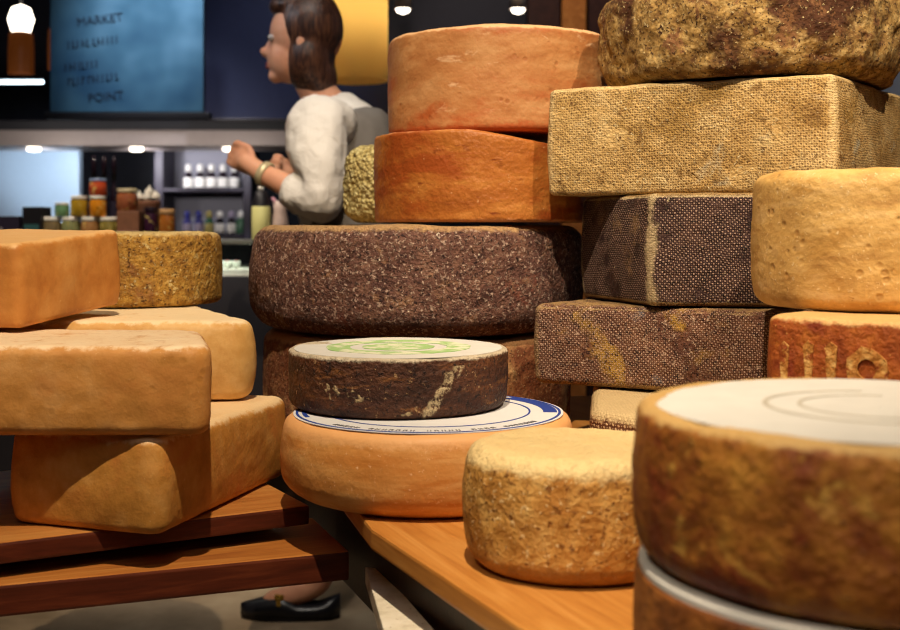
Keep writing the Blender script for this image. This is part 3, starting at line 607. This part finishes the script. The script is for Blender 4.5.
m_yel = plain('pale_yellow_label', '#dcd890', .5, var=.05)
latheo('body', [(0, 0), (.026, 0), (.027, .004), (.027, .118), (.022, .128), (.018, .150), (0, .15)], m_blk, t, seg=28); latheo('label', [(.0272, .002), (.0278, .003), (.0278, .102), (.0272, .103)], m_yel, t, seg=28)
latheo('cap', [(0, .1505), (.009, .1505), (.009, .162), (0, .166)], m_wh, t, seg=16)
t = thing('jug', 'small pinkish white jug beside the yellow labelled bottle', 'jug', (at(280, 0, 3.62).x, 3.62, ZC))
latheo('body', [(0, 0), (.024, 0), (.028, .03), (.024, .07), (.019, .09), (.022, .12), (.020, .12), (.016, .09), (0, .08)], plain('pinkish_glaze', '#d8c0b8', .4), t, seg=24)
bm = bmesh.new(); lathe(bm, [(0, -.004), (.017, -.004), (.017, .004), (0, .004)], 16); bm.transform(Matrix.Translation((-.014, 0, .118)) @ Matrix.Rotation(.9, 4, 'Y')); fromb('spout', bm, plain('pink_spout', '#d89cb0', .4), t)

# ------------------------------------------------------------------ the person behind the counter
YP = 3.2; PX = -.33
pr = thing('person', 'person in white shirt and grey waistcoat facing left, hand raised, black loafers', 'person', (PX, YP, 0))
def W(px, py, dy=0): a = at(px, py, YP); return Vector((a.x-PX, dy, a.z))
m_skin = rindmat('skin', ('#c88a6c', '#d89c7c', '#e0aa8c'), 8, bump=.05, rough=.5, sss=.15); m_shirt = NT('white_cotton'); v = m_shirt.coord(); m_shirt.bump(m_shirt.noise(v, 26, 4, .5, .6), .5, .012); m_shirt = m_shirt.fin(lin('#e8e2da'), .8)
m_vest = plain('grey_wool', '#7c7670', .85, var=.15, bump=.2); m_hair = NT('dark_hair'); v = m_hair.coord('Object', (60, 60, 4)); n = m_hair.noise(v, 3, 4); m_hair.bump(n, .5, .004); m_hair = m_hair.fin(m_hair.ramp(n, (.35, '#22120f'), (.5, '#452a20'), (.65, '#6c4630')), .4)
m_pants = plain('dark_trousers', '#1c1c24', .85, bump=.15)
pel = Vector((.06, 0, .95)); ch = Vector((.05, 0, CZ+.20)); nk = Vector((.0, 0, CZ+.33)); hd = Vector((-.055, 0, CZ+.47))
shl, shr = W(318, 112, -.15), W(330, 108, .15)
el, wr = W(333, 207, -.20), W(266, 173, -.13); kn = W(246, 160, -.11)
er, wr2 = W(330, 207, .22), W(290, 180, .16); kr = W(272, 168, .10)
hipl, hipr = Vector((.04, -.085, .90)), Vector((.08, .085, .90)); kl, kr_ = Vector((.0, -.085, .50)), Vector((.2, .09, .50)); al, ar = Vector((.0, -.085, .085)), Vector((.42, .09, .10))
tl_, tr_ = Vector((-.16, -.085, .03)), Vector((.27, .09, .03))
bs = [skin([c]) for c in ([(pel, .12), (ch-Vector((0, 0, .12)), .10), (ch, .115), (ch+Vector((-.01, 0, .07)), .08), (nk, .055), (hd-Vector((0, 0, .06)), .052), (hd, .06)],
  [(ch, .07), (shl, .055), (el, .042), (wr, .027), (kn, .024)], [(ch, .07), (shr, .055), (er, .042), (wr2, .027), (kr, .024)],
  [(pel, .10), (hipl, .085), (kl, .058), (al, .036), (tl_, .03)], [(pel, .10), (hipr, .085), (kr_, .058), (ar, .036), (tr_, .03)])]
def hand(wr, kn, side):
    out = []; d = (kn-wr).normalized(); up = Vector((0, 0, 1)); la = d.cross(up).normalized(); up = la.cross(d).normalized()
    out.append(skin([[(wr, .024), (wr+d*.03, (.017, .030)), (kn, (.016, .036)), (kn+d*.012, (.012, .032))]], 2))
    for i, (ln, u) in enumerate(((.040, .027), (.045, .009), (.042, -.009), (.034, -.026))):
        b = kn+up*u; k1 = b+d*ln*.75+la*side*.004; k2 = k1+(-la*side*.75+d*-.1).normalized()*ln*.6*-1; k3 = k2-d*ln*.5
        out.append(skin([[(kn-d*.02+up*u*.8, .008), (b, .0095), (k1, .0085), (k2, .008), (k3, .007)]], 2))
    tb = wr+d*.03+up*.022; out.append(skin([[(tb, .010), (tb+d*.025+up*.016, .0095), (tb+d*.055+up*.010, .0085), (tb+d*.072-up*.002, .007)]], 2)); return out
bm = bmesh.new()
hc = Vector((-.065, 0, CZ+.497))
ellipsoid(bm, hc+Vector((.012, 0, .02)), (.098, .076, .10)); ellipsoid(bm, hc+Vector((-.030, 0, -.045)), (.062, .058, .068)); ellipsoid(bm, hc+Vector((-.068, 0, -.092)), (.022, .026, .020))
ellipsoid(bm, hc+Vector((-.094, 0, -.030)), (.020, .013, .014), rot=(0, .5, 0)); ellipsoid(bm, hc+Vector((-.084, 0, -.012)), (.012, .010, .028), rot=(0, .35, 0)); ellipsoid(bm, hc+Vector((-.080, 0, -.064)), (.014, .024, .010))
for s_ in (-1, 1): ellipsoid(bm, hc+Vector((.012, s_*.076, -.012)), (.018, .008, .030))
body = fuse(bs+hand(wr, kn, 1)+hand(wr2, kr, -1), bm, .0045, 5); link('body', body, m_skin, pr)
m_eye = plain('eye_white', '#b8b0ac', .2, var=.02); m_iris = plain('eye_dark', '#2a1a14', .2)
for s_ in (-1, 1):
    q = latheo('eye', [(0, -.011), (.0085, -.006), (.011, 0), (.0085, .006), (0, .011)], m_eye, pr, hc+Vector((-.076, s_*.030, .006)), 14); latheo('iris', [(0, -.005), (.004, -.003), (.005, 0), (.004, .003), (0, .005)], m_iris, q, (-.008, 0, 0), 10)
bm = bmesh.new(); ellipsoid(bm, (0, 0, .004), (.006, .020, .004)); ellipsoid(bm, (0, 0, -.004), (.006, .017, .005)); fromb('lips', bm, plain('lip', '#b0605c', .4), pr, hc+Vector((-.0905, 0, -.064)))
bm = bmesh.new(); ellipsoid(bm, hc+Vector((.024, 0, .034)), (.088, .090, .108)); ellipsoid(bm, hc+Vector((.022, 0, -.05)), (.066, .092, .095)); ellipsoid(bm, hc+Vector((.045, 0, -.095)), (.05, .075, .06)); ellipsoid(bm, hc+Vector((-.020, 0, .092)), (.070, .062, .036))
link('hair', fuse([], bm, .007, 8), m_hair, pr)
def fab(chains, mat, name, vox=.008, amp=.008, fr=16, parent=None):
    me = fuse([skin(c, 2) for c in chains], bmesh.new(), vox, 4)
    for v in me.vertices:
        v.co += v.normal*(noise.noise(Vector((v.co.x*fr, v.co.y*fr, v.co.z*fr*.7)))*amp+noise.noise(v.co*fr*2.4)*amp*.4)
    return link(name, me, mat, parent or pr)
cuff = el.lerp(wr, .62); cuffr = er.lerp(wr2, .62)
hand_d = (wr-el).normalized()
fab([[[(pel+Vector((0, 0, .02)), (.135, .16)), (ch-Vector((0, 0, .12)), (.12, .14)), (ch, (.125, .15)), (ch+Vector((.0, 0, .075)), (.105, .12)), (nk-Vector((-.012, 0, .015)), .074), (nk+Vector((.002, 0, .03)), .062)]],
     [[(ch+Vector((.0, -.06, .02)), .10), (shl, .090), (shl.lerp(el, .5), .096), (el, .084), (el.lerp(wr, .3), .070), (cuff, .046)]],
     [[(ch+Vector((.0, .06, .02)), .10), (shr, .078), (shr.lerp(er, .5), .074), (er, .066), (cuffr, .046)]]], m_shirt, 'shirt', .008, .009)
fab([[[(pel+Vector((.01, 0, -.02)), (.142, .168)), (ch+Vector((.02, 0, -.14)), (.134, .152)), (ch+Vector((.035, .01, -.01)), (.135, .150)), (ch+Vector((.045, .01, .085)), (.105, .14)), (ch+Vector((.04, .01, .125)), (.06, .09))]]], m_vest, 'waistcoat', .009, .004)
fab([[[(pel, .125), (hipl, .10), (kl, .075), (kl.lerp(al, .76), .056)], [(pel, .125), (hipr, .10), (kr_, .075), (kr_.lerp(ar, .85), .058)]]], m_pants, 'trousers', .009, .004)
m_shoe = plain('black_leather', '#15151b', .35); m_gold = plain('gold_metal', '#d8b050', .25, .9)
def shoe(a, dx0, dx1):
    bm = bmesh.new(); secs = []; n = 14
    for i in range(n+1):
        t = i/n; x = dx0+(dx1-dx0)*t                        # heel to toe
        w = .034+.010*math.sin(PI*min(1, t*1.05)); w *= math.sqrt(max(.02, 1-max(0, (t-.82)/.19)**2))*math.sqrt(max(.1, 1-max(0, (.12-t)/.13)**2)); hgt = .052-.022*min(1, t/.2) if t < .45 else (.030+.022*min(1, (t-.45)/.08) if t < .6 else .052-.026*(t-.6)/.4)
        secs.append([bm.verts.new((x, w*math.cos(q), .012+hgt*max(0, math.sin(q))**.6)) for q in [PI*k/12 for k in range(13)]])
    for s0, s1 in zip(secs, secs[1:]):
        for k in range(12): bm.faces.new((s0[k], s0[k+1], s1[k+1], s1[k]))
        bm.faces.new((s0[12], s0[0], s1[0], s1[12]))
    bm.faces.new(secs[0]); bm.faces.new(secs[-1][::-1]); o = fromb('shoe', bm, m_shoe, pr, (a.x, a.y, .0))
    bm = bmesh.new(); L = dx1-dx0; prism(bm, [(dx0+L*(.5-.5*math.cos(q)), .042*math.sin(q)) for q in [2*PI*k/28 for k in range(28)]], .0, .0125); fromb('sole', bm, m_blk, o, None, False)
    bm = bmesh.new(); box(bm, (dx0+L*.60-.006, -.042, .040), (dx0+L*.60+.006, -.030, .062), .002); box(bm, (dx0+L*.60-.012, -.034, .054), (dx0+L*.60+.012, .0, .066), .002); b_ = fromb('buckle', bm, m_gold, o, None, False); b_['label'] = 'gold buckle'
shoe(al, .045, -.212); shoe(ar, .045, -.212)
bm = bmesh.new(); M0 = (el.lerp(wr, .9)); lathe(bm, [(.029, -.010), (.033, -.008), (.033, .008), (.029, .010), (.027, 0), (.029, -.010)], 24)
bm.transform(Matrix.Translation(M0) @ hand_d.to_track_quat('Z', 'Y').to_matrix().to_4x4()); b_ = fromb('bracelet', bm, plain('pale_beads', '#d8c8a0', .4, .3), pr); b_['label'] = 'pale bracelet'

# ------------------------------------------------------------------ light
def spot(x, y, z, tx, ty, tz, power, col, ang=70, rad=.05, blend=.6):
    l = bpy.data.lights.new('spot', 'SPOT'); l.energy = power; l.color = col; l.spot_size = math.radians(ang); l.spot_blend = blend; l.shadow_soft_size = rad
    o = bpy.data.objects.new('lamp_or_fill_spot', l); C.objects.link(o); o.location = (x, y, CZ+z); o.rotation_euler = (Vector((tx, ty, tz))-Vector((x, y, z))).to_track_quat('-Z', 'Y').to_euler(); return o
def area(x, y, z, tx, ty, tz, power, col, sz):
    l = bpy.data.lights.new('area', 'AREA'); l.energy = power; l.color = col; l.size = sz
    o = bpy.data.objects.new('area_light', l); C.objects.link(o); o.location = (x, y, CZ+z); o.rotation_euler = (Vector((tx, ty, tz))-Vector((x, y, z))).to_track_quat('-Z', 'Y').to_euler()
WARM = (1, .80, .56)
spot(-.08, .42, 2.1, -.25, 1.75, -.1, 235, WARM, 60, .02)
spot(1.0, .6, 2.1, .58, 1.85, .05, 150, WARM, 34, .025)
spot(-.4, .9, 2.2, -.05, 2.2, .2, 28, WARM, 26, .03)
spot(-.7, -.5, 1.5, .30, .85, -.2, 60, (1, .84, .62), 30, .04, .9)  # added fill from the camera side for the foreground wheel, no fixture
area(0, -.6, 1.9, 0, 1.8, 0, 6, (1, .84, .78), 1.2)
spot(-.3, 2.0, 2.0, -.30, 3.2, -.05, 55, (1, .93, .84), 34, .05, .8)      # over the counter
spot(-1.7, 2.7, 1.3, -.42, 3.2, .5, 22, (.8, .9, 1), 18, .05, .8)  # added cool fill on the face, no lamp stands there
spot(-1.2, 2.9, 2.0, -1.1, 3.9, 0, 130, (1, .86, .7), 50, .06)
spot(-.9, 3.6, 2.0, at(158, 0, YS).x, YS, .86, 210, (.78, .89, 1), 30, .06, 1)  # added cool spot that gives the hanging board its gradient
spot(-.2, 4.0, 2.0, at(230, 0, YS).x, 5.4, .6, 110, (.72, .82, 1), 36, .06, 1)  # added cool light to lift the dark bulkhead
for x in (25, 130, 225):
    a = at(x, 150, YH); spot(a.x, YH+.12, a.z-CZ-.03, a.x, 6.2, .4, 7 if x < 200 else 2.5, (.95, .95, 1) if x != 25 else (.8, .9, 1), 110, .03)
    spot(a.x, YH-.7, .3, a.x, YH, .38, 5, (1, .92, .86), 90, .05)
spot(1.0, 3.3, 2.0, 1.7, 4.6, .5, 40, (.85, .9, 1), 60, .1)
spot(.2, 4.2, 2.1, .5, 5.2, .9, 40, WARM, 60, .1)
spot(-.6, 1.9, 2.1, -.5, 2.9, -1.04, 30, (1, .9, .78), 50, .1)
w = bpy.data.worlds.new('world'); bpy.context.scene.world = w; w.use_nodes = True; w.node_tree.nodes['Background'].inputs[0].default_value = (.30, .26, .36, 1); w.node_tree.nodes['Background'].inputs[1].default_value = .055
# ------------------------------------------------------------------ camera
cd = bpy.data.cameras.new('camera'); cam = bpy.data.objects.new('camera', cd); C.objects.link(cam); cam.location = (0, 0, CZ); cam.rotation_euler = (PI/2, 0, 0)
cd.sensor_width = 36; cd.lens = 48; cd.shift_y = -87/900; cd.clip_start = .05
cd.dof.use_dof = True; cd.dof.focus_distance = 1.72; cd.dof.aperture_fstop = 5.0
sc = bpy.context.scene; sc.camera = cam; vs = sc.view_settings; sc.display_settings.display_device = 'sRGB'
vs.view_transform = 'Standard'; vs.look = 'None'; vs.gamma = 1; vs.use_curve_mapping = False; vs.exposure = .45
sc.cycles.filter_width = 1.1
